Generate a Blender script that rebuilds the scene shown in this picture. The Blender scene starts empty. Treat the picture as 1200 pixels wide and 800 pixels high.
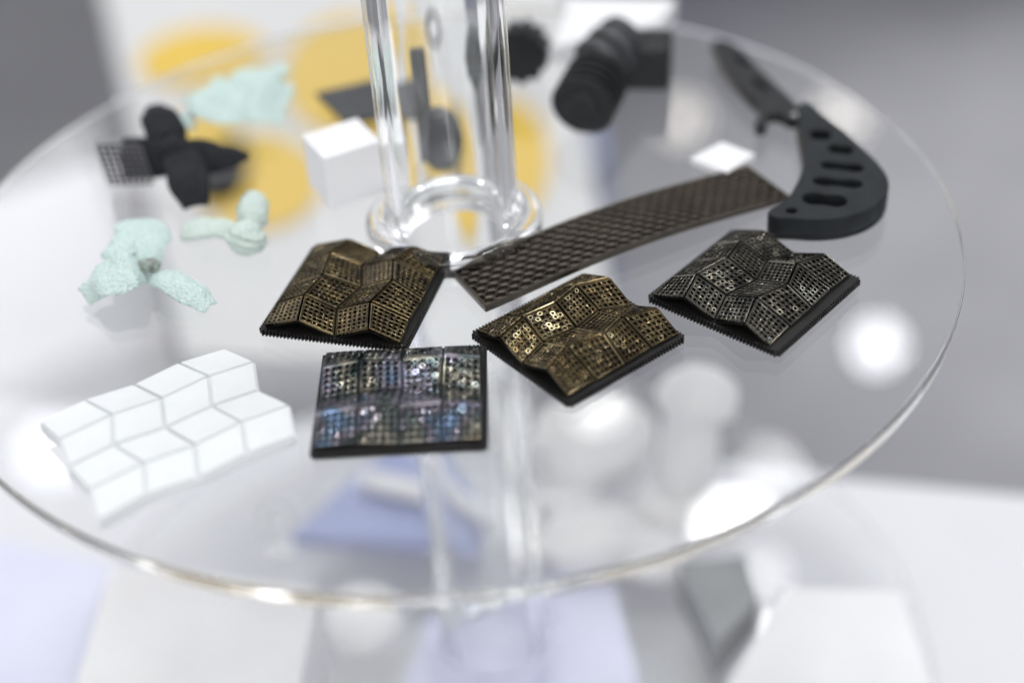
import bpy, bmesh, math, random
from mathutils import Vector, Matrix, noise
random.seed(7)
S = bpy.context.scene
COL = S.collection
MM = 0.001
R = math.radians

# ------------------------------------------------------------------ camera
cam_d = bpy.data.cameras.new('camera')
cam = bpy.data.objects.new('camera', cam_d)
COL.objects.link(cam)
S.camera = cam
_f = Vector((0.0363704, 0.79527732, -0.60515385))
_r = Vector((0.99452444, -0.08817038, -0.0560992))
_u = Vector((0.09797107, 0.59979994, 0.79412952))
cam.matrix_world = Matrix((
    (_r.x, _u.x, -_f.x, 0.0),
    (_r.y, _u.y, -_f.y, -0.3780682),
    (_r.z, _u.z, -_f.z, 0.24134847),
    (0, 0, 0, 1)))
cam_d.sensor_width = 36.0
cam_d.lens = 52.5
cam_d.clip_start = 0.01
cam_d.clip_end = 60.0
cam_d.dof.use_dof = True
cam_d.dof.focus_distance = 0.401
cam_d.dof.aperture_fstop = 3.0

# ------------------------------------------------------------------ render settings
S.view_settings.view_transform = 'Standard'
S.view_settings.look = 'None'
S.view_settings.exposure = 0.0
S.view_settings.gamma = 1.0
S.view_settings.use_curve_mapping = False
S.cycles.max_bounces = 64
S.cycles.transmission_bounces = 48
S.cycles.transparent_max_bounces = 16
S.cycles.glossy_bounces = 48
S.cycles.diffuse_bounces = 4
S.cycles.caustics_refractive = True
S.cycles.caustics_reflective = True
S.cycles.blur_glossy = 0.0
S.cycles.sample_clamp_indirect = 25.0
S.cycles.use_denoising = True

# ------------------------------------------------------------------ hall light (indoor)
world = bpy.data.worlds.new('World')
S.world = world
world.use_nodes = True
bg = world.node_tree.nodes['Background']
bg.inputs['Color'].default_value = (0.95, 0.96, 1.0, 1)
bg.inputs['Strength'].default_value = 0.52


def lamp(name, loc, target, size, power, color=(1, 1, 1), size_y=None, shape='DISK'):
    d = bpy.data.lights.new(name, 'AREA')
    d.shape = shape if size_y is None else 'RECTANGLE'
    d.size = size
    if size_y is not None:
        d.size_y = size_y
    d.energy = power
    d.color = color
    o = bpy.data.objects.new(name, d)
    COL.objects.link(o)
    o.location = loc
    v = Vector(target) - Vector(loc)
    o.rotation_euler = v.to_track_quat('-Z', 'Y').to_euler()
    return o


lamp('key_softbox', (0.25, -1.15, 1.7), (0, 0.05, -0.1), 1.2, 9.5, (1.0, 0.99, 0.98), 0.9)  # unseen softbox added in front, lights the tray tops and lower tier
sd = bpy.data.lights.new('floor_fill_spot', 'SPOT')  # unseen spot added to brighten the floor on the right
sd.energy = 300
sd.spot_size = R(46)
sd.spot_blend = 0.8
sd.shadow_soft_size = 0.08
so_ = bpy.data.objects.new('floor_fill_spot', sd)
COL.objects.link(so_)
so_.location = (1.5, 1.25, 1.5)
so_.rotation_euler = (Vector((1.05, 1.15, -0.95)) - so_.location).to_track_quat('-Z', 'Y').to_euler()
lamp('front_fill_light', (-0.3, -2.0, 0.7), (0, 0, -0.15), 1.0, 8, (1.0, 0.99, 0.98), 0.8)  # fill added to brighten the table between the tiers
lamp('booth_light_wall', (-2.0, 3.1, 1.6), (0, 0.1, 0), 2.2, 25, (0.97, 0.97, 1.0), 1.8)
# hall spots mirrored in the two discs, then spots added for sparkle on swatches
for loc, rad, pw, colr in (
        ((1.10, 2.66, 2.2), 0.05, 0.95, (0.95, 0.97, 1)),
        ((-1.05, 2.56, 2.2), 0.065, 0.75, (0.9, 0.93, 1)),
        ((0.59, 2.03, 2.2), 0.07, 6.0, (1, 1, 1)),
        ((1.11, 1.73, 2.2), 0.04, 0.7, (1, 0.97, 0.93)),
        ((0.81, 3.95, 2.2), 0.06, 0.45, (1, 0.93, 0.85)),
        ((1.33, 3.88, 2.2), 0.07, 0.5, (1, 0.94, 0.87)),
        ((0.72, 2.24, 2.2), 0.04, 0.35, (1, 1, 1)),
        ((0.34, 2.54, 2.2), 0.05, 0.7, (1, 1, 0.97)),
        ((-0.35, 1.2, 2.3), 0.06, 3.0, (1, 0.97, 0.92)),  # from here on, unseen spots added for glints on the metal
        ((0.5, 0.9, 2.3), 0.06, 3.0, (1, 0.97, 0.92)),
        ((1.6, 0.5, 2.3), 0.06, 3.0, (1, 0.97, 0.92)),
        ((-1.5, 0.2, 2.3), 0.06, 3.0, (0.92, 0.95, 1)),
        ((-0.6, -0.4, 2.4), 0.04, 4.0, (1, 0.95, 0.88)),
        ((0.1, 0.55, 2.4), 0.04, 4.0, (1, 0.95, 0.88)),
        ((0.9, -0.3, 2.4), 0.04, 4.0, (1, 1, 1)),
        ((-0.9, 0.9, 2.4), 0.04, 4.0, (1, 0.95, 0.88)),
        ((1.3, 1.3, 2.4), 0.04, 4.0, (0.9, 0.95, 1)),
        ((0.2, 1.5, 2.4), 0.04, 4.0, (1, 0.97, 0.92)),
        ((2.4, 1.0, 1.9), 0.06, 6.0, (0.8, 0.9, 1)),
        ((-2.4, 0.9, 1.9), 0.06, 5.0, (1, 0.95, 0.85)),
        ((1.9, -0.8, 1.9), 0.06, 5.0, (1, 0.97, 0.92)),
        ((-1.9, -0.8, 1.9), 0.06, 5.0, (1, 0.97, 0.92)),
        ((-0.1, 0.72, 2.4), 0.11, 9.0, (1, 0.97, 0.9)),
        ((0.35, 0.70, 2.4), 0.12, 14.0, (0.8, 0.9, 1)),
        ((0.65, 0.66, 2.4), 0.12, 18.0, (0.8, 0.9, 1)),
        ((1.08, 0.97, 2.4), 0.06, 4.0, (1, 0.93, 0.82)),
        ((1.75, 1.40, 2.4), 0.06, 4.0, (1, 0.98, 0.95)),
        ((1.25, 2.10, 2.5), 0.05, 3.0, (1, 0.95, 0.85)),
        ((-0.5, -1.8, 1.2), 0.05, 1.0, (1, 0.72, 0.42))):  # low warm lamp added to tint the front rim
    lamp('hall_or_glint_spot', loc, (0, 0, 0), rad * 2, pw * 0.42, colr)

# ------------------------------------------------------------------ materials


def nodes_of(name):
    m = bpy.data.materials.new(name)
    m.use_nodes = True
    nt = m.node_tree
    return m, nt, nt.nodes['Principled BSDF']


def noise_mix(nt, bsdf, c1, c2, scale, detail=4.0, lo=0.35, hi=0.65):
    tc = nt.nodes.new('ShaderNodeTexCoord')
    n = nt.nodes.new('ShaderNodeTexNoise')
    n.inputs['Scale'].default_value = scale
    n.inputs['Detail'].default_value = detail
    if bsdf.inputs['Metallic'].default_value > 0.9:
        g = nt.nodes.new('ShaderNodeNewGeometry')
        nt.links.new(g.outputs['Position'], n.inputs['Vector'])
    else:
        nt.links.new(tc.outputs['Object'], n.inputs['Vector'])
    r = nt.nodes.new('ShaderNodeValToRGB')
    r.color_ramp.elements[0].position = lo
    r.color_ramp.elements[1].position = hi
    r.color_ramp.elements[0].color = (*c1, 1)
    r.color_ramp.elements[1].color = (*c2, 1)
    nt.links.new(n.outputs['Fac'], r.inputs['Fac'])
    nt.links.new(r.outputs['Color'], bsdf.inputs['Base Color'])
    return tc, n


def add_bump(nt, bsdf, tc, scale, strength, dist, kind='noise'):
    if kind == 'voronoi':
        t = nt.nodes.new('ShaderNodeTexVoronoi')
        out = t.outputs['Distance']
    else:
        t = nt.nodes.new('ShaderNodeTexNoise')
        t.inputs['Detail'].default_value = 6
        out = t.outputs['Fac']
    t.inputs['Scale'].default_value = scale
    nt.links.new(tc.outputs['Object'], t.inputs['Vector'])
    b = nt.nodes.new('ShaderNodeBump')
    b.inputs['Strength'].default_value = strength
    b.inputs['Distance'].default_value = dist
    nt.links.new(out, b.inputs['Height'])
    nt.links.new(b.outputs['Normal'], bsdf.inputs['Normal'])


def mat(name, c1, c2=None, rough=0.5, metal=0.0, scale=120.0, bump=None, spec=0.5):
    m, nt, b = nodes_of(name)
    b.inputs['Metallic'].default_value = metal
    tc, _ = noise_mix(nt, b, c1, c2 or tuple(x * 0.85 for x in c1), scale)
    b.inputs['Roughness'].default_value = rough
    b.inputs['Metallic'].default_value = metal
    b.inputs['Specular IOR Level'].default_value = spec
    if bump:
        add_bump(nt, b, tc, *bump)
    return m


def acrylic(name, tint=(0.985, 0.99, 0.99)):
    m, nt, b = nodes_of(name)
    b.inputs['Base Color'].default_value = (*tint, 1)
    b.inputs['Transmission Weight'].default_value = 1.0
    b.inputs['IOR'].default_value = 1.49
    tc = nt.nodes.new('ShaderNodeTexCoord')
    n = nt.nodes.new('ShaderNodeTexNoise')
    n.inputs['Scale'].default_value = 40
    n.inputs['Detail'].default_value = 5
    nt.links.new(tc.outputs['Object'], n.inputs['Vector'])
    mr = nt.nodes.new('ShaderNodeMapRange')
    mr.inputs['To Min'].default_value = 0.0
    mr.inputs['To Max'].default_value = 0.02
    nt.links.new(n.outputs['Fac'], mr.inputs['Value'])
    nt.links.new(mr.outputs['Result'], b.inputs['Roughness'])
    return m


M = {}
M['acrylic'] = acrylic('clear_acrylic')
M['gold'] = mat('bronze_gold_coating', (0.23, 0.18, 0.10), (0.09, 0.072, 0.045), 0.14, 1.0, 160)
M['gold_dark'] = mat('dark_bronze_coating', (0.18, 0.14, 0.075), (0.065, 0.053, 0.035), 0.14, 1.0, 160)
M['pewter'] = mat('pewter_coating', (0.17, 0.16, 0.135), (0.065, 0.062, 0.055), 0.14, 1.0, 160)
M['base'] = mat('dark_printed_base', (0.014, 0.013, 0.012), (0.009, 0.008, 0.008), 0.45, 0.0, 200, None, 0.2)
M['under'] = mat('dark_under_sheet', (0.010, 0.009, 0.008), (0.006, 0.005, 0.005), 0.7, 0.0, 200, None, 0.2)
M['band'] = mat('dark_brown_lattice', (0.064, 0.052, 0.038), (0.042, 0.034, 0.026), 0.2, 0.5, 150)
M['white'] = mat('white_nylon', (0.75, 0.77, 0.78), (0.72, 0.74, 0.75), 0.6, 0, 90, (900, 0.15, 0.0002))
M['white_gloss'] = mat('white_plastic', (0.82, 0.82, 0.83), (0.79, 0.79, 0.80), 0.4, 0, 40, (600, 0.1, 0.0002))
M['white_blob'] = mat('white_resin', (0.80, 0.80, 0.80), (0.75, 0.75, 0.76), 0.45, 0, 40, (300, 0.15, 0.0004))
M['black'] = mat('black_nylon', (0.016, 0.017, 0.019), (0.010, 0.011, 0.012), 0.5, 0, 120, (900, 0.25, 0.0003), 0.3)
M['black_weave'] = mat('black_weave', (0.012, 0.013, 0.016), (0.02, 0.021, 0.025), 0.8, 0, 500, (1100, 0.5, 0.0004, 'voronoi'), 0.25)
M['charcoal'] = mat('charcoal_nylon', (0.018, 0.022, 0.025), (0.012, 0.014, 0.016), 0.55, 0, 150, (1200, 0.2, 0.0002), 0.2)
M['grey_print'] = mat('dark_grey_print', (0.05, 0.053, 0.058), (0.038, 0.04, 0.044), 0.5, 0, 150, (900, 0.2, 0.0002))
M['mesh_grey'] = mat('grey_mesh', (0.10, 0.10, 0.11), (0.07, 0.07, 0.075), 0.5)
M['steel'] = mat('steel_screw', (0.6, 0.6, 0.6), None, 0.25, 1.0)


def weave(name, lo, hi):
    m, nt, b = nodes_of(name)
    tc = nt.nodes.new('ShaderNodeTexCoord')
    vo = nt.nodes.new('ShaderNodeTexVoronoi')
    vo.inputs['Scale'].default_value = 1300
    nt.links.new(tc.outputs['Object'], vo.inputs['Vector'])
    r = nt.nodes.new('ShaderNodeValToRGB')
    r.color_ramp.elements[0].position, r.color_ramp.elements[0].color = 0.25, (*hi, 1)
    r.color_ramp.elements[1].position, r.color_ramp.elements[1].color = 0.75, (*lo, 1)
    nt.links.new(vo.outputs['Distance'], r.inputs['Fac'])
    nt.links.new(r.outputs['Color'], b.inputs['Base Color'])
    b.inputs['Roughness'].default_value = 0.85
    b.inputs['Specular IOR Level'].default_value = 0.3
    bp = nt.nodes.new('ShaderNodeBump')
    bp.invert = True
    bp.inputs['Strength'].default_value = 0.9
    bp.inputs['Distance'].default_value = 0.0008
    nt.links.new(vo.outputs['Distance'], bp.inputs['Height'])
    nt.links.new(bp.outputs['Normal'], b.inputs['Normal'])
    return m


M['mint'] = weave('mint_weave', (0.54, 0.70, 0.66), (0.73, 0.85, 0.82))
M['mint_pale'] = weave('pale_mint_weave', (0.58, 0.69, 0.64), (0.74, 0.83, 0.77))
M['stain'] = mat('grey_stain', (0.14, 0.15, 0.13), (0.35, 0.42, 0.38), 0.8, 0, 600, (900, 0.5, 0.0006, 'voronoi'))
M['floor'] = mat('grey_carpet', (0.20, 0.20, 0.212), (0.165, 0.165, 0.177), 0.9, 0, 6, (700, 0.3, 0.003))
M['table'] = mat('white_laminate', (0.70, 0.70, 0.725), (0.67, 0.67, 0.70), 0.35, 0, 10)
M['veil_filler'] = mat('pale_veil_grey', (0.55, 0.55, 0.57), (0.5, 0.5, 0.52), 0.5, 0, 10)  # pale tone stands in for the reflected veil on the tray
M['leg'] = mat('white_metal', (0.7, 0.7, 0.7), None, 0.4)
M['blue'] = mat('blue_cloth', (0.33, 0.37, 0.57), (0.38, 0.42, 0.62), 0.8, 0, 30, (500, 0.3, 0.001))
M['royal'] = mat('royal_blue_plastic', (0.05, 0.05, 0.50), (0.06, 0.06, 0.42), 0.5, 0, 20)
M['lilac'] = mat('lilac_paper', (0.64, 0.65, 0.79), (0.68, 0.69, 0.81), 0.6, 0, 20)
M['poster'] = mat('white_poster_paper', (0.66, 0.655, 0.65), (0.62, 0.62, 0.62), 0.5, 0, 8)
M['yellow'] = mat('yellow_print', (0.74, 0.50, 0.07), (0.70, 0.47, 0.06), 0.5, 0, 8)
M['gap_grey'] = mat('dark_gap_grey', (0.30, 0.31, 0.315), (0.24, 0.25, 0.255), 0.5, 0, 30)  # tone of the shaded gap between the white blocks

# iridescent coating: interference colours drift over the piece
m, nt, b = nodes_of('iridescent_coating')
geo = nt.nodes.new('ShaderNodeNewGeometry')
nz = nt.nodes.new('ShaderNodeTexNoise')
nz.inputs['Scale'].default_value = 70
nz.inputs['Detail'].default_value = 3
nt.links.new(geo.outputs['Position'], nz.inputs['Vector'])
rp = nt.nodes.new('ShaderNodeValToRGB')
els = rp.color_ramp.elements
els[0].position, els[0].color = 0.30, (0.06, 0.08, 0.08, 1)
els[1].position, els[1].color = 0.70, (0.30, 0.40, 0.58, 1)
for ps, cl in ((0.40, (0.34, 0.32, 0.27, 1)), (0.48, (0.12, 0.145, 0.145, 1)), (0.55, (0.33, 0.30, 0.34, 1)), (0.62, (0.19, 0.25, 0.32, 1))):
    e = els.new(ps)
    e.color = cl
nt.links.new(nz.outputs['Fac'], rp.inputs['Fac'])
nt.links.new(rp.outputs['Color'], b.inputs['Base Color'])
b.inputs['Metallic'].default_value = 1.0
b.inputs['Roughness'].default_value = 0.12
b.inputs['Specular Tint'].default_value = (0.9, 0.95, 1, 1)
M['iri'] = m

# ------------------------------------------------------------------ helpers


def link(name, mesh, material=None, parent=None, smooth=False, loc=None):
    o = bpy.data.objects.new(name, mesh)
    COL.objects.link(o)
    if material is not None and not mesh.materials:
        mesh.materials.append(material)
    if smooth:
        for p in mesh.polygons:
            p.use_smooth = True
        mesh.set_sharp_from_angle(angle=R(32))
    if parent:
        o.parent = parent
    if loc is not None:
        o.location = loc
    return o


def mesh_from(name, v, f):
    me = bpy.data.meshes.new(name)
    me.from_pydata([tuple(x) for x in v], [], f)
    me.validate()
    me.update()
    return me


def fix(me):
    bm = bmesh.new()
    bm.from_mesh(me)
    bmesh.ops.recalc_face_normals(bm, faces=bm.faces)
    bm.to_mesh(me)
    bm.free()
    return me


def tag(o, label, cat, group=None):
    o['label'] = label
    o['category'] = cat
    if group:
        o['group'] = group
    return o


def thing(name, label, cat, loc=(0, 0, 0), rz=0.0, group=None):
    o = bpy.data.objects.new(name, None)
    o.empty_display_size = 0.01
    COL.objects.link(o)
    o.location = loc
    o.rotation_euler = (0, 0, rz)
    return tag(o, label, cat, group)


def structure(o):
    o['kind'] = 'structure'
    return o


def lathe(name, prof, n=64, closed=False):
    """prof: list of (r, z); closed: profile is a loop (a ring)"""
    v, f = [], []
    k = len(prof)
    for i in range(n):
        a = 2 * math.pi * i / n
        for r, z in prof:
            v.append((r * math.cos(a), r * math.sin(a), z))
    for i in range(n):
        j = (i + 1) % n
        for q in range(k if closed else k - 1):
            p = (q + 1) % k
            f.append((i * k + q, j * k + q, j * k + p, i * k + p))
    if not closed:
        if prof[0][0] > 1e-7:
            f.append(tuple(i * k for i in range(n))[::-1])
        if prof[-1][0] > 1e-7:
            f.append(tuple(i * k + k - 1 for i in range(n)))
    me = mesh_from(name, v, f)
    bm = bmesh.new()
    bm.from_mesh(me)
    bmesh.ops.remove_doubles(bm, verts=bm.verts, dist=1e-7)
    bmesh.ops.recalc_face_normals(bm, faces=bm.faces)
    bm.to_mesh(me)
    bm.free()
    return me


def box_mesh(name, sx, sy, sz, bevel=0.0, seg=2, z0=True):
    bm = bmesh.new()
    bmesh.ops.create_cube(bm, size=1.0)
    for w in bm.verts:
        w.co = Vector((w.co.x * sx, w.co.y * sy, (w.co.z + (0.5 if z0 else 0)) * sz))
    if bevel > 0:
        bmesh.ops.bevel(bm, geom=bm.edges[:], offset=bevel, segments=seg, profile=0.5, affect='EDGES')
    me = bpy.data.meshes.new(name)
    bm.to_mesh(me)
    bm.free()
    return me


def prism(name, pts, z0, z1, bevel=0.0):
    bm = bmesh.new()
    vs = [bm.verts.new((x, y, z0)) for x, y in pts]
    fc = bm.faces.new(vs)
    ex = bmesh.ops.extrude_face_region(bm, geom=[fc])
    for e in ex['geom']:
        if isinstance(e, bmesh.types.BMVert):
            e.co.z = z1
    bmesh.ops.recalc_face_normals(bm, faces=bm.faces)
    if bevel > 0:
        bmesh.ops.bevel(bm, geom=bm.edges[:], offset=bevel, segments=2, profile=0.5, affect='EDGES')
    me = bpy.data.meshes.new(name)
    bm.to_mesh(me)
    bm.free()
    return me


def rot_pts(pts, a):
    return [(x * math.cos(a) - y * math.sin(a), x * math.sin(a) + y * math.cos(a)) for x, y in pts]


# ------------------------------------------------------------------ setting: floor, tables
structure(link('floor', fix(mesh_from('floor', [(-9, -6, -.95), (9, -6, -.95), (9, 12, -.95), (-9, 12, -.95)], [(0, 1, 2, 3)])), M['floor']))

ta = R(-16.5)
tbl = thing('display_table', 'long white laminate display table under the clear two tier stand', 'table', (0.05, 0.128, -0.95), ta)
link('tabletop', box_mesh('tabletop', 1.9, 0.75, 0.03, 0.003), M['table'], tbl, loc=(0.1, -0.375, 0.71))
for sx in (-0.8, 1.0):
    for sy in (-0.05, -0.70):
        link('leg', box_mesh('leg', 0.04, 0.04, 0.71, 0.003), M['leg'], tbl, loc=(sx, sy, 0))

# plinth with a white poster printed with yellow discs, behind the table
pl = thing('poster_plinth', 'white plinth behind the table topped with yellow spotted poster', 'plinth', (0, 0, -0.95))
link('plinth_body', prism('plinth_body', [(-.135, .215), (.075, .165), (.11, .72), (-.245, .72)], 0, 0.745), M['table'], pl)
po = link('poster', prism('poster', [(-.134, .217), (.073, .167), (.108, .718), (-.243, .718)], 0.7465, 0.7490), M['poster'], pl)


def ellipse_patch(name, cx, cy, rx, ry, ang, z, clip=None):
    n = 40
    v = []
    for i in range(n):
        a = 2 * math.pi * i / n
        x, y = rx * math.cos(a), ry * math.sin(a)
        v.append((cx + x * math.cos(ang) - y * math.sin(ang), cy + x * math.sin(ang) + y * math.cos(ang), z))
    return mesh_from(name, v, [tuple(range(n))])


for cx, cy, rx, ry, an in ((-.150, .545, .042, .050, 0.4), (-.055, .505, .040, .085, 0.0),
                           (-.105, .375, .035, .055, 0.2), (-.010, .41, .05, .06, 0.0), (.035, .37, .028, .075, -0.1),
                           (-.135, .41, .022, .06, 0.2)):
    link('yellow_spot', ellipse_patch('yellow_spot', cx, cy, rx, ry, an, 0.7508), M['yellow'], po)

tag(link('grey_veil_filler', prism('grey_veil_filler', [(-.60, .35), (-.148, .262), (-.224, .612), (-.36, .54), (-.60, .40)], -.95, -.30, 0.004), M['veil_filler']),  # added block, stands in for the bright veil over the floor
    'pale grey cabinet behind the table added to lighten the left part of the tray', 'veil_filler')
# blue things farther back
tag(link('blue_crate', box_mesh('blue_crate', 0.14, 0.2, 0.42, 0.01), M['blue'], loc=(0.10, 1.02, -.95)),
    'blurred blue crate on the grey floor behind the clear tube', 'crate')
tag(link('royal_blue_box', box_mesh('royal_blue_box', 0.36, 0.3, 0.5, 0.01), M['royal'], loc=(0.47, 2.42, -.95)),
    'royal blue box at the top edge behind the white slab', 'box')

# ------------------------------------------------------------------ acrylic stand


def disc_profile(ri, ro, z0, z1, rb):
    """closed ring profile, outer edge rounded"""
    p = [(ri, z0), (ri, z1), (ro - rb - 0.0003, z1)]
    for k in range(7):
        a = math.pi / 2 * (1 - k / 6)
        p.append((ro - rb + rb * math.cos(a), z1 - rb + rb * math.sin(a)))
    for k in range(7):
        a = -math.pi / 2 * k / 6
        p.append((ro - rb + rb * math.cos(a), z0 + rb + rb * math.sin(a)))
    p.append((ro - rb - 0.0003, z0))
    return p


TX, TY = 2.5 * MM, -3.0 * MM
st = thing('acrylic_stand', 'clear acrylic two tier stand with round trays on a thick tube', 'display stand', (0, 0, -0.21))
d1 = link('upper_tray', lathe('upper_tray', disc_profile(0.0197, 0.150, -0.0040, 0, 0.0008), 256, True), M['acrylic'], st, True, (0, 0, 0.21))
d2 = link('lower_tray', lathe('lower_tray', disc_profile(0.0197, 0.160, -0.0042, 0, 0.0015), 256, True), M['acrylic'], st, True, (TX, TY, 0.025))
d1.location = (0, 0, 0.21)
# hole of the upper tray follows the tube
for w in d1.data.vertices:
    rr = math.hypot(w.co.x, w.co.y)
    if rr < 0.021:
        w.co.x += TX
        w.co.y += TY
tb = link('tube', lathe('tube', [(0.0150, 0), (0.0150, 0.44), (0.0154, 0.4405), (0.0190, 0.4405), (0.0194, 0.44), (0.0194, 0)], 128, True),
          M['acrylic'], st, True, (TX, TY, 0.012))


def ring_prof(ri, ro, z0, z1, rb):
    p = [(ri, z0)]
    p += [(ri, z1 - rb)]
    for k in range(5):
        a = math.pi - math.pi / 2 * k / 4
        p.append((ri + rb + rb * math.cos(a), z1 - rb + rb * math.sin(a)))
    for k in range(5):
        a = math.pi / 2 * (1 - k / 4)
        p.append((ro - rb + rb * math.cos(a), z1 - rb + rb * math.sin(a)))
    p.append((ro, z0))
    return p


link('collar', lathe('collar', ring_prof(0.0197, 0.0262, 0.0002, 0.0062, 0.0026), 128, True), M['acrylic'], st, True, (TX, TY, 0.21))
link('collar', lathe('collar_low', ring_prof(0.0197, 0.0262, 0.0002, 0.0082, 0.0026), 128, True), M['acrylic'], st, True, (TX, TY, 0.025))
for k in range(4):
    a = R(45 + 90 * k)
    link('foot', lathe('foot', [(0.006, 0), (0.0065, 0.001), (0.0065, 0.0195), (0.006, 0.0205)], 24), M['acrylic'], st, True,
         (TX + 0.12 * math.cos(a), TY + 0.12 * math.sin(a), 0.0))

# ------------------------------------------------------------------ printed swatches


def perforated_panel(name, c00, c10, c01, c11, n1, n2, margin, rim=0.16, square=1.2):
    """lattice panel between four corners (metres), n1 x n2 holes; corners are relative to the panel's centre"""
    nrm = (c10 - c00).cross(c01 - c00).normalized()
    l1, l2 = (c10 - c00).length, (c01 - c00).length
    v, f = [], []

    def P(a, b, h):
        return (c00 * (1 - a) + c10 * a) * (1 - b) + (c01 * (1 - a) + c11 * a) * b + nrm * h
    ma, mb = margin / l1, margin / l2
    fr = 0.38 * MM                      # solid frame around the holes
    fa, fb = ma + fr / l1, mb + fr / l2
    top, bot = 0.0, -0.7 * MM
    loops = []
    for (a0, b0, h) in ((ma, mb, bot), (ma, mb, 0.10 * MM), (ma + .10 * MM / l1, mb + .10 * MM / l2, 0.22 * MM),
                        (fa - .1 * MM / l1, fb - .1 * MM / l2, 0.16 * MM), (fa, fb, top)):
        i0 = len(v)
        v += [P(a0, b0, h), P(1 - a0, b0, h), P(1 - a0, 1 - b0, h), P(a0, 1 - b0, h)]
        loops.append(i0)
    for q in range(len(loops) - 1):
        for k in range(4):
            kk = (k + 1) % 4
            f.append((loops[q] + k, loops[q] + kk, loops[q + 1] + kk, loops[q + 1] + k))
    da, db = (1 - 2 * fa) / n1, (1 - 2 * fb) / n2
    sq = [(1, 0), (1, 1), (0, 1), (-1, 1), (-1, 0), (-1, -1), (0, -1), (1, -1)]
    for i in range(n1):
        for j in range(n2):
            ca, cb = fa + da * (i + .5), fb + db * (j + .5)
            base = len(v)
            gx, gy, gh = random.gauss(0, .05), random.gauss(0, .05), random.uniform(-.03, .03) * MM
            for x, y in sq:
                v.append(P(ca + x * da / 2, cb + y * db / 2, top))
            for rr, h in ((0.46, 0.6 * rim * MM), (0.43, rim * MM), (0.35, rim * MM), (0.325, bot)):
                for k in range(8):
                    t = math.pi / 4 * k
                    r_ = rr * (square if k % 2 else 1.0)
                    ea, eb = r_ * da * math.cos(t), r_ * db * math.sin(t)
                    v.append(P(ca + ea, cb + eb, h + gh + gx * ea * l1 + gy * eb * l2))
            for q in range(4):
                for k in range(8):
                    kk = (k + 1) % 8
                    f.append((base + q * 8 + k, base + q * 8 + kk, base + q * 8 + 8 + kk, base + q * 8 + 8 + k))
    return mesh_from(name, v, f)


def toothed_outline(w, h, pitch, amp):
    pts = []
    cs = [(-w / 2, -h / 2), (w / 2, -h / 2), (w / 2, h / 2), (-w / 2, h / 2)]
    for k in range(4):
        a, b_ = Vector(cs[k]), Vector(cs[(k + 1) % 4])
        d = (b_ - a)
        n = int(d.length / pitch)
        d.normalize()
        out = Vector((d.y, -d.x))
        L = (b_ - a).length
        for q in range(n):
            t0 = L * q / n
            pt = L / n
            for ft, o in ((0.12, 0), (0.30, amp), (0.62, amp), (0.80, 0)):
                p = a + d * (t0 + pt * ft) + out * o
                pts.append((p.x, p.y))
    return pts


def miura_vertex(i, j, n, sx, ly, V, H):
    return Vector(((i - n / 2) * sx, (j - n / 2) * ly + (V / 2 if i % 2 else -V / 2), H if j % 2 else 0.0))


def swatch(loc, rz, size_x, size_y, material, label, H=3.8, V=2.6, holes=(6, 6), shift=0.6, z0=2.4, rim=0.16, seed=1, square=1.2, dome=1.7):
    rnd = random.Random(seed)
    t = thing('fabric_swatch', label, 'swatch', (loc[0] * MM, loc[1] * MM, 0.0003), R(rz), 'dark 3D printed fabric swatches')
    bx = prism('base', toothed_outline(size_x * MM, size_y * MM, 1.05 * MM, 0.75 * MM), 0, 1.8 * MM)
    link('base', bx, M['base'], t)
    n = 4
    sx, ly = (size_x - 0.6) / n, (size_y - 0.8 - shift) / n
    G = {}
    for i in range(n + 1):
        for j in range(n + 1):
            p = miura_vertex(i, j, n, sx, ly, V * 0.2 if j in (0, n) else V, H)
            u_, w_ = 2 * i / n - 1, 2 * j / n - 1
            p.z += z0 + dome * (1 - u_ * u_) * (1 - w_ * w_)
            p.y += shift / 2
            edge = i in (0, n) or j in (0, n)
            k = 0.25 if edge else 0.55
            p += Vector((rnd.uniform(-k, k), rnd.uniform(-k, k), rnd.uniform(-.35, .45)))
            G[i, j] = p * MM
    v, f = [], []
    for i in range(n + 1):
        for j in range(n + 1):
            v.append(G[i, j] + Vector((0, 0, -0.8 * MM)))
    for i in range(n):
        for j in range(n):
            a = i * (n + 1) + j
            f.append((a, a + n + 1, a + n + 2, a + 1))
    link('under_sheet', mesh_from('under_sheet', v, f), M['under'], t)
    for i in range(n):
        for j in range(n):
            c = [G[i, j], G[i + 1, j], G[i, j + 1], G[i + 1, j + 1]]
            ctr = sum(c, Vector()) / 4
            me = perforated_panel('panel', *[q - ctr for q in c], holes[0], holes[1], 0.3 * MM, rim, square)
            link('panel', me, material, t, loc=ctr)
    return t


swatch((-26.5, -34.8), 70, 41, 41, M['gold_dark'],
       'dark bronze perforated swatch standing nearest the clear tube collar, left of the brown strap', seed=3)
swatch((31.8, -63.3), 34, 39.5, 39.5, M['gold'],
       'golden brown perforated swatch at the near end of the brown honeycomb strap', seed=5)
swatch((82.3, -50), 44, 40.5, 41, M['pewter'],
       'pewter grey perforated swatch in front of the charcoal slotted handle', seed=8, shift=2.0)
swatch((-15.5, -82.5), -4, 42, 39.5, M['iri'],
       'iridescent blue and silver perforated swatch nearest the front rim of the tray', seed=11, H=3.8, rim=0.32, V=1.4, square=1.0, holes=(5, 5))

# ------------------------------------------------------------------ white folded sheet


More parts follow.
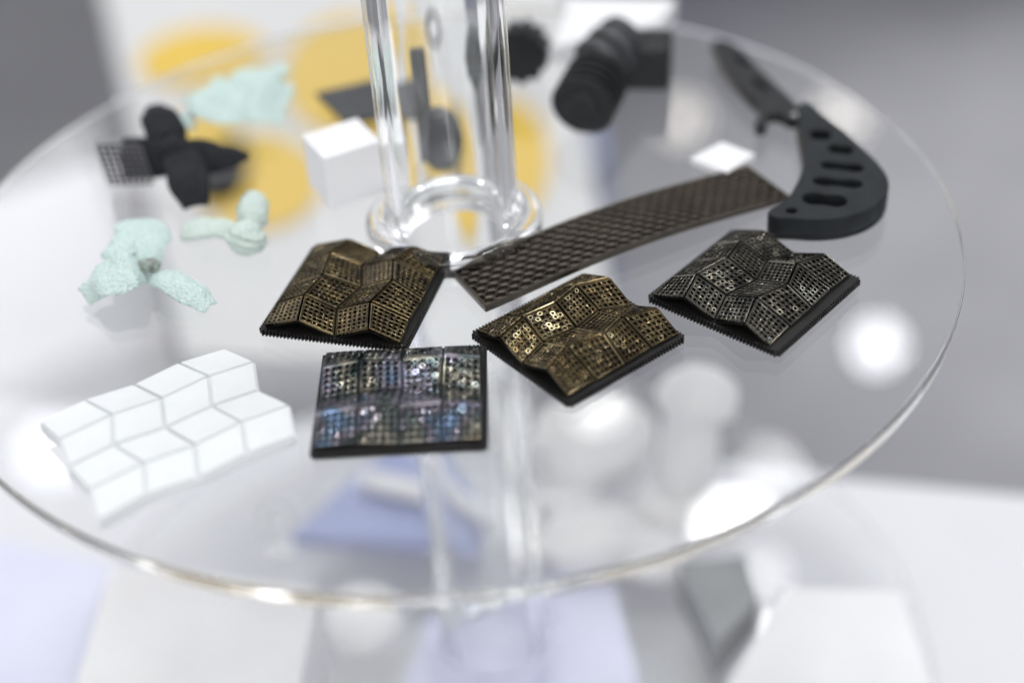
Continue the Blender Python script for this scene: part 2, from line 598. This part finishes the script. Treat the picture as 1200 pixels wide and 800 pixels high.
def solid_panel(name, c00, c10, c01, c11, margin, th):
    nrm = (c10 - c00).cross(c01 - c00).normalized()
    l1, l2 = (c10 - c00).length, (c01 - c00).length
    v = []
    for dm, h in ((0, -th), (0, -0.25 * MM), (0.25 * MM, 0)):
        a, b_ = (margin + dm) / l1, (margin + dm) / l2
        for x, y in ((a, b_), (1 - a, b_), (1 - a, 1 - b_), (a, 1 - b_)):
            v.append((c00 * (1 - x) + c10 * x) * (1 - y) + (c01 * (1 - x) + c11 * x) * y + nrm * h)
    f = [(8, 9, 10, 11), (3, 2, 1, 0)]
    for q in (0, 4):
        for k in range(4):
            kk = (k + 1) % 4
            f.append((q + k, q + kk, q + 4 + kk, q + 4 + k))
    return mesh_from(name, v, f)


ws = thing('white_folded_sheet', 'white printed sheet folded into zigzag panels near the left rim', 'folded sheet', (-73 * MM, -87.5 * MM, 0.0004), R(27))
n = 4
rnd = random.Random(4)
G = {}
for i in range(n + 1):
    for j in range(n + 1):
        G[i, j] = Vector(((i - 2) * 13.0 + (1.8 if j % 2 else -1.8) * (0.5 if i == 0 else 1) + rnd.uniform(-.3, .3), (j - 2) * 11.0 + rnd.uniform(-.3, .3),
                          4.2 + (1.1 if i % 2 else 0) + (0.8 if j % 2 else 0) + rnd.uniform(-.3, .3))) * MM
v, f = [], []
for i in range(n + 1):
    for j in range(n + 1):
        v.append(G[i, j] + Vector((0, 0, -1.0 * MM)))
for i in range(n):
    for j in range(n):
        a = i * (n + 1) + j
        f.append((a, a + n + 1, a + n + 2, a + 1))
hs = link('hinge_sheet', mesh_from('hinge_sheet', v, f), M['white'], ws)
sm = hs.modifiers.new('thick', 'SOLIDIFY')
sm.thickness = 2.6 * MM
sm.offset = -1
for i in range(n):
    for j in range(n):
        c = [G[i, j], G[i + 1, j], G[i, j + 1], G[i + 1, j + 1]]
        ctr = sum(c, Vector()) / 4
        link('panel', solid_panel('panel', *[q - ctr for q in c], 0.35 * MM, 1.1 * MM), M['white'], ws, loc=ctr)

# ------------------------------------------------------------------ honeycomb strap
A0 = Vector((4.3, -37.0))
A1 = Vector((98.5, 4.0))
ax = A1 - A0
LEN, WID = ax.length, 22.0


def strap_point(s, w, h):
    """s along 0..LEN, w across, h height, in mm"""
    t = s / LEN
    z = 1.2 + 2.2 * math.sin(math.pi * min(1, max(0, t))) ** 1.3 + h
    bend = 1.2 * math.sin(math.pi * t)
    return Vector(((s - LEN / 2) * MM, (w + bend) * MM, z * MM))


v, f = [], []
nl, nw = 25, 8
pl_, pw_ = LEN / (nl + 0.5), (WID - 1.6) / (nw + 1 / 3.0)
for jw in range(nw):
    for il in range(nl):
        cs = (il + 0.5 + (0.5 if jw % 2 else 0)) * pl_
        cw = -WID / 2 + 0.8 + (jw + 2 / 3.0) * pw_
        base = len(v)
        for sc, h in ((1.0, -0.9), (1.0, 0.55), (0.86, 0.75), (0.72, 0.55), (0.62, -0.35), (0.3, -0.6)):
            for k in range(6):
                a = math.pi / 3 * k + math.pi / 6
                # pointed along the width, flat along the length
                x = math.cos(a) * pl_ / math.sqrt(3) * sc
                y = math.sin(a) * pw_ / 1.5 * sc
                v.append(strap_point(cs + x, cw + y, h))
        for q in range(5):
            for k in range(6):
                kk = (k + 1) % 6
                f.append((base + q * 6 + k, base + q * 6 + kk, base + q * 6 + 6 + kk, base + q * 6 + 6 + k))
        f.append(tuple(base + 30 + k for k in range(6)))
strap = thing('honeycomb_strap', 'long dark brown honeycomb strap lying across the tray', 'strap', ((A0.x + A1.x) / 2 * MM, (A0.y + A1.y) / 2 * MM, 0.0002), math.atan2(ax.y, ax.x))
link('lattice', mesh_from('lattice', v, f), M['band'], strap)
# border of the strap
v, f = [], []
NS = 60
for k in range(NS + 1):
    s = LEN * k / NS
    for side in (-1, 1):
        for w, h in ((WID / 2 - 1.1, -1.0), (WID / 2 - 1.1, 0.6), (WID / 2 - 0.3, 0.75), (WID / 2, 0.4), (WID / 2, -1.0)):
            v.append(strap_point(s, side * w, h))
for k in range(NS):
    for sd in (0, 5):
        for q in range(5):
            qq = (q + 1) % 5
            a = k * 10 + sd
            f.append((a + q, a + qq, a + 10 + qq, a + 10 + q))
for s0, s1 in ((-0.2, 1.1), (LEN - 1.1, LEN + 0.2)):
    b0 = len(v)
    for k in range(9):
        w = -WID / 2 + WID * k / 8
        for s, h in ((s0, -1.0), (s0, 0.5), (s0 + .3, 0.7), (s1 - .3, 0.7), (s1, 0.4), (s1, -1.0)):
            v.append(strap_point(s, w, h))
    for k in range(8):
        for q in range(6):
            qq = (q + 1) % 6
            a = b0 + k * 6
            f.append((a + q, a + qq, a + 6 + qq, a + 6 + q))
link('border', fix(mesh_from('border', v, f)), M['band'], strap)
v, f = [], []
for k in range(NS + 1):
    s = LEN * k / NS
    for w in (-WID / 2 + .5, WID / 2 - .5):
        v.append(strap_point(s, w, -0.8))
for k in range(NS):
    f.append((2 * k, 2 * k + 1, 2 * k + 3, 2 * k + 2))
link('backing', mesh_from('backing', v, f), M['base'], strap)

# ------------------------------------------------------------------ slotted handle with hook


def outline_with_holes(name, outer, holes, z0, z1, bevel):
    cu = bpy.data.curves.new(name, 'CURVE')
    cu.dimensions = '2D'
    cu.fill_mode = 'BOTH'
    cu.resolution_u = 6
    th = (z1 - z0) / 2
    cu.extrude = th - bevel
    cu.bevel_depth = bevel
    cu.bevel_resolution = 2
    cu.offset = -bevel
    for pts, typ in [(outer, 'B')] + [(h, 'B') for h in holes]:
        sp = cu.splines.new('BEZIER')
        sp.bezier_points.add(len(pts) - 1)
        for q, (x, y) in enumerate(pts):
            bp = sp.bezier_points[q]
            bp.co = (x * MM, y * MM, 0)
            bp.handle_left_type = bp.handle_right_type = 'AUTO'
        sp.use_cyclic_u = True
    tmp = bpy.data.objects.new(name + '_tmp', cu)
    COL.objects.link(tmp)
    dg = bpy.context.evaluated_depsgraph_get()
    me = bpy.data.meshes.new_from_object(tmp.evaluated_get(dg))
    bpy.data.objects.remove(tmp)
    bpy.data.curves.remove(cu)
    me.transform(Matrix.Translation((0, 0, (z0 + z1) / 2)))
    me.materials.clear()
    return me


def slot(a, b_, w):
    a, b_ = Vector(a), Vector(b_)
    d = (b_ - a).normalized()
    nn = Vector((-d.y, d.x))
    w /= 2
    pts = [a + nn * w + d * w * .6, (a + b_) / 2 + nn * w, b_ + nn * w - d * w * .6, b_, b_ - nn * w - d * w * .6, (a + b_) / 2 - nn * w, a - nn * w + d * w * .6, a]
    return [(p.x, p.y) for p in pts]


hd = thing('slotted_handle', 'charcoal curved handle with five slots and a hooked blade end', 'handle', (0, 0, 0.0003))
outer = [(118.4, 39.1), (121.6, 31), (124.4, 22.8), (128.0, 8.5), (130.3, -3.1), (130.3, -11.4), (128.1, -17.5), (122.7, -24.0), (115.9, -27.6), (107.4, -28.6), (99.6, -26.9),
         (92.2, -23.6), (92.3, -21.6), (97.6, -17.6), (102.9, -9.7), (107.3, -0.5), (110.1, 9.3), (112.7, 25.0), (114.4, 34.1), (116, 38.6)]
holes = [slot((114.6, 19.4), (121.0, 17.6), 6.0), slot((118.0, 10.2), (125.0, 7.2), 4.8), slot((113.4, 1.2), (125.2, -3.6), 3.8),
         slot((108.9, -7.3), (122.4, -12.2), 3.8), slot((103.6, -16.0), (115.5, -20.6), 5.6),
         [(98.9 + 1.6 * math.cos(a), -22.4 + 1.5 * math.sin(a)) for a in [math.pi / 4 * k for k in range(8)]]]
link('handle_body', outline_with_holes('handle_body', outer, holes, 1.2 * MM, 7.5 * MM, 0.4 * MM), M['charcoal'], hd)
link('back_plate', outline_with_holes('back_plate', outer, [], 0, 1.15 * MM, 0.2 * MM), M['black'], hd)
blade = [(99.0, 92.5), (101.8, 93.5), (105.0, 90.5), (108.2, 79), (110.6, 68.2), (113.5, 55), (116.2, 42.4), (115.5, 34.0), (112.0, 33.5), (109.8, 37.2), (107.5, 38.4), (105.4, 36.6),
         (104.4, 32.5), (102.2, 30.6), (100.6, 32.4), (102.6, 37.5), (104.0, 43.5), (102.6, 50), (100.5, 60), (99.0, 72), (98.4, 84)]
bslots = [slot((104.5, 80), (107.0, 72), 2.4), slot((106.3, 62), (109.4, 54), 2.4)]
link('hook_blade', outline_with_holes('hook_blade', blade, bslots, 1.5 * MM, 5.2 * MM, 0.4 * MM), M['black'], hd)
link('pivot_screw', lathe('pivot_screw', [(0, 0), (1.3 * MM, 0), (1.3 * MM, .6 * MM), (1.0 * MM, .9 * MM), (0, .9 * MM)], 20), M['steel'], hd, True, (114.2 * MM, 35.2 * MM, 5.2 * MM))

# ------------------------------------------------------------------ small white pieces
tag(link('white_cube', box_mesh('white_cube', 19 * MM, 17.5 * MM, 18 * MM, 0.5 * MM), M['white_gloss'], loc=(-29.3 * MM, 25.6 * MM, 0.0003)),
    'plain white cube on the tray left of the clear tube', 'cube').rotation_euler = (0, 0, R(24))
tag(link('white_chip', prism('white_chip', [(77.9, 20.5), (87.0, 9.8), (97.6, 19.2), (89.1, 28.6)], 0, 1, 0), M['white_gloss']),
    'small flat white square tile beside the far end of the strap', 'tile')
_c = bpy.data.objects['white_chip']
for w in _c.data.vertices:
    w.co = Vector((w.co.x * MM, w.co.y * MM, 0.0003 + w.co.z * 2.2 * MM))
tag(link('white_slab', prism('white_slab', [(42.9 * MM, 95.1 * MM), (82.1 * MM, 106.5 * MM), (91.8 * MM, 124.7 * MM), (53.8 * MM, 135.3 * MM)], 0.0003, 0.0075, 0.0006), M['white_gloss']),
    'large white slab at the back of the tray behind the black fittings', 'slab')
tag(link('dark_plate', prism('dark_plate', [(-40.2 * MM, 87.9 * MM), (-30 * MM, 66 * MM), (-9 * MM, 68 * MM), (-16 * MM, 95 * MM)], 0.0003, 0.0022, 0.0003), M['grey_print']),
    'flat dark grey plate behind the white cube', 'plate')

# dark paddle seen through the tube
pd = thing('dark_paddle', 'dark grey paddle with round head and straight stem seen through the tube', 'paddle', (1.5 * MM, 38 * MM, 0.0003), R(6))
hm = lathe('head', [(0, -2.5 * MM), (9.4 * MM, -2.5 * MM), (10 * MM, -1.9 * MM), (10 * MM, 1.9 * MM), (9.4 * MM, 2.5 * MM), (0, 2.5 * MM)], 40)
hm.transform(Matrix.Translation((-1.5 * MM, 0, 9.3 * MM)) @ Matrix.Rotation(R(46), 4, 'X'))
link('head', hm, M['grey_print'], pd, True)
sm_ = box_mesh('stem', 8.2 * MM, 4 * MM, 36 * MM, 0.8 * MM)
sm_.transform(Matrix.Translation((-8.0 * MM, 3.5 * MM, 0.2 * MM)) @ Matrix.Rotation(R(-14), 4, 'X'))
link('stem', sm_, M['grey_print'], pd)

# grey ring standing at the back
rg = lathe('grey_ring', [(5.4 * MM + 1.3 * MM * math.cos(a), 1.3 * MM * math.sin(a)) for a in [math.pi / 5 * k for k in range(10)]], 36, True)
rg.transform(Matrix.Translation((1.5 * MM, 122 * MM, 7.2 * MM)) @ Matrix.Rotation(R(78), 4, 'X') @ Matrix.Diagonal((0.85, 1.05, 1, 1)))
tag(link('grey_ring', rg, M['grey_print'], smooth=True), 'grey ring standing on edge at the back, seen through the tube', 'ring')

# black gear
gp = []
for k in range(11):
    for ft, rr in ((0, 8.6), (0.25, 10.0), (0.55, 10.0), (0.8, 8.6)):
        a = 2 * math.pi * (k + ft) / 11
        gp.append((rr * MM * math.cos(a), rr * MM * math.sin(a)))
gr = thing('black_gear', 'black toothed wheel standing right of the clear tube, at the back', 'gear', (31.5 * MM, 88 * MM, 10.4 * MM), R(-12))
gm = prism('toothed_rim', gp, -6 * MM, 6 * MM)
gm.transform(Matrix.Rotation(R(80), 4, 'X'))
link('toothed_rim', gm, M['black'], gr)
hubm = lathe('hub', [(2 * MM, -7.5 * MM), (4.5 * MM, -7.5 * MM), (4.5 * MM, 7.5 * MM), (2 * MM, 7.5 * MM)], 24)
hubm.transform(Matrix.Rotation(R(80), 4, 'X'))
link('hub', hubm, M['black'], gr, True)

# black threaded fitting
ft = thing('threaded_fitting', 'black threaded elbow fitting in front of the white slab', 'fitting', (-3 * MM, -10 * MM, 0.0003))


def along(me, p0, p1):
    p0, p1 = Vector(p0) * MM, Vector(p1) * MM
    q = (p1 - p0).to_track_quat('Z', 'Y').to_matrix().to_4x4()
    me.transform(Matrix.Translation(p0) @ q)
    return me


prof = [(0, 0), (5.4, 0), (6.0, 0.6), (6.4, 2.0)]
z = 2.0
for k in range(5):
    prof += [(7.0, z), (10.6, z + 0.8), (10.6, z + 1.8), (7.0, z + 2.6)]
    z += 3.6
prof += [(7.6, z), (7.6, z + 4), (0, z + 4)]
link('threaded_body', along(lathe('threaded_body', [(r * MM, zz * MM) for r, zz in prof], 40), (49, 53, 9.5), (61, 78, 13.0)), M['black'], ft, True)
link('ribbed_collar', along(lathe('ribbed_collar', [(0, 0), (8 * MM, 0), (9.4 * MM, 1 * MM), (9.4 * MM, 4 * MM), (7.2 * MM, 4.6 * MM), (7.2 * MM, 6.4 * MM), (9.0 * MM, 7 * MM), (9.0 * MM, 10 * MM), (7.2 * MM, 11 * MM), (7.2 * MM, 13 * MM), (8.4 * MM, 14 * MM), (7.4 * MM, 17 * MM), (0, 17 * MM)], 36),
     (57.5, 78, 12.0), (70, 90, 18)), M['grey_print'], ft, True)
ebm = box_mesh('elbow_block', 19 * MM, 17 * MM, 16 * MM, 2.0 * MM)
eb = link('elbow_block', ebm, M['black'], ft, loc=(75 * MM, 88 * MM, 0))
eb.rotation_euler = (0, 0, R(-14))

# ------------------------------------------------------------------ soft woven pieces


def petal(name, base, tip, widths, heights, curl, material, parent, th=1.3, wob=0.8, seed=0, twist=0.0, roll=0.0):
    """soft leaf-shaped cloth lobe; all in mm"""
    b0, t0 = Vector(base), Vector(tip)
    d = t0 - b0
    L = d.length
    d.normalize()
    side = Vector((-d.y, d.x, 0))
    if side.length < .2:
        side = Vector((1, 0, 0))
    side.normalize()
    upv = side.cross(d) * -1
    upv = d.cross(side)
    if upv.z < 0:
        upv = -upv
    if roll:
        q = Matrix.Rotation(R(roll), 3, d)
        side = q @ side
        upv = q @ upv
    ns, ntt = 14, 10
    v, f = [], []

    def interp(a, s):
        x = s * (len(a) - 1)
        q = min(int(x), len(a) - 2)
        u_ = x - q
        u_ = u_ * u_ * (3 - 2 * u_)
        return a[q] * (1 - u_) + a[q + 1] * u_
    for i in range(ns + 1):
        s = i / ns
        w = interp(widths, s)
        h = interp(heights, s)
        for j in range(ntt + 1):
            t = 2 * j / ntt - 1
            p = b0 + d * (L * s) + side * (w * t) + upv * (h + curl * w * (t * t)) + side * 0
            if twist:
                p += upv * (twist * s * t * w)
            p += noise.noise_vector(p * 0.11 + Vector((seed * 7.3, 0, 0))) * wob
            p += noise.noise_vector(p * 0.33 + Vector((seed * 2.9, 4, 0))) * wob * 0.5
            p.z = max(p.z, 0.9)
            v.append(p * MM)
    for i in range(ns):
        for j in range(ntt):
            a = i * (ntt + 1) + j
            f.append((a, a + 1, a + ntt + 2, a + ntt + 1))
    o = link(name, mesh_from(name, v, f), material, parent, True)
    so = o.modifiers.new('thick', 'SOLIDIFY')
    so.thickness = th * MM
    so.offset = 0
    ss = o.modifiers.new('soft', 'SUBSURF')
    ss.levels = ss.render_levels = 1
    return o


def lump(name, c, r, material, parent, ribs=0, seed=0, axis=None):
    bm = bmesh.new()
    bmesh.ops.create_icosphere(bm, subdivisions=4, radius=1.0)
    q = Vector(axis).to_track_quat('Z', 'Y').to_matrix() if axis else Matrix.Identity(3)
    for w in bm.verts:
        co = w.co.copy()
        k = 1 + 0.16 * noise.noise(co * 1.7 + Vector((seed * 3.1, 0, 0))) + 0.07 * noise.noise(co * 4.5 + Vector((seed * 1.3, 5, 0)))
        if ribs:
            k *= 1 + 0.07 * math.cos(co.z * ribs)
        co = Vector((co.x * r[0] * k, co.y * r[1] * k, co.z * r[2]))
        w.co = (q @ co + Vector(c)) * MM
    me = bpy.data.meshes.new(name)
    bm.to_mesh(me)
    bm.free()
    return link(name, me, material, parent, True)


# black knotted bow
bk = thing('black_knotted_bow', 'black woven four lobed bow with a grey mesh flap at left', 'bow', (0, 0, 0.0003))
petal('lobe', (-83, 42, 9), (-90, 60, 17), [4, 6.5, 6.0, 2.5], [0, 3, 3, 0], -0.3, M['black_weave'], bk, 1.6, .5, 1)
petal('lobe', (-83, 41, 8), (-59.5, 43, 4.2), [5.5, 6, 4.0, 1.0], [0, 1.5, 1, 0], -0.3, M['black_weave'], bk, 2.0, .6, 2, roll=50)
petal('lobe', (-81, 41, 12), (-75.5, 17, 4), [4.5, 6.2, 6.5, 4.0], [0, 2, 3, 0], -0.35, M['black_weave'], bk, 1.6, .5, 3)
petal('lobe', (-83, 40, 8), (-100, 43, 8.5), [5, 6, 6.5, 6.5], [0, 1, 1, 0], -0.3, M['black_weave'], bk, 1.8, .5, 4, roll=-55)
lump('knot', (-82, 40, 9), (5.5, 5.0, 6.5), M['black_weave'], bk, 0, 5)
# grey open mesh flap
v, f = [], []
o0, e1, e2 = Vector((-105.0, 40, 1.0)), Vector((14.5, -4.5, 1.5)), Vector((-1.5, 2.0, 13.0))
nrm = e1.cross(e2).normalized()
nn = 7
for a in range(nn + 1):
    for hv in (0, 1):
        p0 = o0 + (e1 * (a / nn) if hv == 0 else e2 * (a / nn))
        dd = e2 if hv == 0 else e1
        sd = (e1 if hv == 0 else e2).normalized() * 0.36
        b0 = len(v)
        for e in (p0, p0 + dd):
            for q in (sd + nrm * .25, -sd + nrm * .25, -sd - nrm * .25, sd - nrm * .25):
                v.append((e + q) * MM)
        for k in range(4):
            kk = (k + 1) % 4
            f.append((b0 + k, b0 + kk, b0 + 4 + kk, b0 + 4 + k))
link('mesh_flap', fix(mesh_from('mesh_flap', v, f)), M['mesh_grey'], bk)

# mint cloth twists
mk = thing('mint_twisted_cloth', 'mint woven twist with a grey stained knot, nearest the left rim', 'woven twist', (0, 0, 0.0003))
petal('lobe', (-86, -17, 4), (-104, -23, 3), [4.5, 9, 8.5, 4], [0, 6, 5, 0.5], -0.35, M['mint'], mk, 0.9, 2.0, 11)
petal('lobe', (-87, -15, 6), (-88.5, 6, 7), [4, 6.5, 7.5, 6.0], [0, 3, 3, 1], -0.3, M['mint'], mk, 0.9, 2.0, 12, 0.3)
petal('lobe', (-88, -12, 8), (-98.5, -3, 6), [4, 6.5, 7.0, 4.0], [0, 2, 3, 0], -0.25, M['mint'], mk, 0.9, 2.0, 14, -0.3)
petal('lobe', (-85, -18, 4), (-67.5, -34, 1.6), [3.5, 4.5, 4.8, 2.5], [0, 3.0, 2.6, 0.5], -0.45, M['mint'], mk, 0.9, 1.2, 13)
lump('knot', (-85.5, -17.5, 6.6), (3.6, 2.6, 1.9), M['stain'], mk, 0, 3)

mm_ = thing('mint_rolled_knot', 'small pale mint woven knot of rolled lobes beside the bronze swatch', 'woven twist', (0, 0, 0.0003))
petal('lobe', (-62, 1, 4), (-78, 5.5, 3.0), [3, 4.6, 5.4, 4.0], [0, 2.5, 2.2, 0], -0.4, M['mint_pale'], mm_, 2.2, .9, 21)
lump('lobe', (-58.5, -6.0, 5.2), (5.8, 5.6, 5.2), M['mint_pale'], mm_, 14, 22, (0.3, 0.2, 1))
lump('lobe', (-57, 7, 6.0), (4.6, 4.2, 8.0), M['mint_pale'], mm_, 16, 23, (0.1, 1, 0.25))

mt = thing('mint_crumpled_cloth', 'pale mint crumpled cloth behind the black knotted bow', 'cloth', (0, 0, 0.0003))
petal('cloth', (-84, 82, 5), (-48, 74, 4), [8, 12, 15, 16, 11], [0, 5, 2.5, 6, 2], -0.12, M['mint'], mt, 0.9, 4.2, 31, 0.15)
petal('fold', (-70, 80, 7), (-50, 96, 9), [6, 8, 8, 4], [0, 3, 2, 0], -0.2, M['mint'], mt, 1.2, 2.2, 32)
petal('corner', (-80, 70, 4), (-90, 66, 5), [3, 5, 4, 2], [0, 2, 1, 0], -0.2, M['mint'], mt, 1.2, 1.0, 33)

# ------------------------------------------------------------------ things on the lower tray and the table
ZL = -0.185 + 0.0004


def place(o, label, cat, group=None):
    return tag(o, label, cat, group)


place(link('white_carton', prism('white_carton', [(-.139, -.062), (-.066, -.087), (-.057, -.008), (-.132, .015)], ZL, -.140, 0.001), M['white_gloss']),
      'large white carton below the tray at lower left', 'box')
place(link('white_wedge', prism('white_wedge', [(.080, -.046), (.150, -.060), (.152, -.012), (.112, -.004)], ZL, -.168, 0.001), M['white_gloss']),
      'white angular block below the tray at lower right', 'block')
place(link('dark_gap_filler', prism('dark_gap_filler', [(.074, .012), (.080, -.030), (.1, -.010), (.100, .012)], ZL, -.166, 0.001), M['gap_grey']),  # solid shape in place of the dark gap between white blocks
      'grey wedge standing in for the dark gap beside the white angular block', 'wedge')
place(link('blue_folded_cloth', prism('blue_folded_cloth', [(-.075, .058), (-.002, .042), (.006, .070), (-.032, .110)], ZL, -.178, 0.002), M['blue']),
      'blue folded cloth under the tray, below the iridescent swatch', 'cloth')
place(link('lilac_card', prism('lilac_card', [(-.045, -.05), (.055, -.06), (.05, .035), (-.02, .012)], ZL, ZL + .001, 0), M['lilac']),
      'lilac card on the lower tray around the tube foot', 'card')
place(link('lilac_sheet', prism('lilac_sheet', [(-.30, -.08), (-.128, -.10), (-.133, .075), (-.28, .14)], -.2098, -.2088, 0), M['lilac']),
      'lilac paper sheet on the white table at far lower left', 'paper')
bn = thing('white_bone_form', 'tall white lumpy figure seen through the tray below the pewter swatch', 'figure', (.085, .052, ZL))
lump('shaft', (0, 0, 34), (11, 10, 34), M['white_blob'], bn, 3, 41)
lump('knob', (3, 0, 62), (15, 13, 12), M['white_blob'], bn, 0, 42)
lump('foot', (-3, -2, 9), (19, 16, 10), M['white_blob'], bn, 0, 43)
wb = lump('white_lump', (50, 80, (ZL * 1000 + 20)), (25, 22, 20), M['white_blob'], None, 3, 61)
place(wb, 'large rounded white lump seen through the tray just below the golden brown swatch', 'lump')
stk = link('white_rod', lathe('white_rod', [(0, 0), (4 * MM, 0), (4.6 * MM, 1 * MM), (4.6 * MM, 62 * MM), (4 * MM, 63 * MM), (0, 63 * MM)], 20), M['white_blob'], smooth=True, loc=(-.044, .080, -.172))
stk.rotation_euler = (0, R(90), R(-26))
place(stk, 'white rod lying across the blue folded cloth', 'rod')
lw = thing('white_lump_cluster', 'cluster of low white lumps seen through the tray beside the tube', 'lumps', (.045, .035, ZL))
lump('lump', (0, 0, 11), (22, 15, 11), M['white_blob'], lw, 0, 51)
lump('lump', (24, -8, 8), (15, 13, 8), M['white_blob'], lw, 0, 52)
lump('lump', (-6, 24, 9), (14, 12, 9), M['white_blob'], lw, 0, 53)
wc = link('brightening_card', prism('brightening_card', [(-.075, -.075), (.075, -.085), (.085, .02), (-.01, .035), (-.06, .03)], -.1895 - .0195, -.1895 - .0185, 0), M['white_gloss'])  # added to lighten the shaded table below the trays
place(wc, 'white card added to brighten the table under the lower tray', 'card')
wr = link('white_dome', lathe('white_dome', [(16 * MM * math.cos(a), 11 * MM * math.sin(a)) for a in [math.pi / 2 * k / 10 for k in range(11)]], 40), M['white_blob'], smooth=True, loc=(-.046, .015, ZL))
place(wr, 'small white dome between the white carton and the tube foot', 'dome')
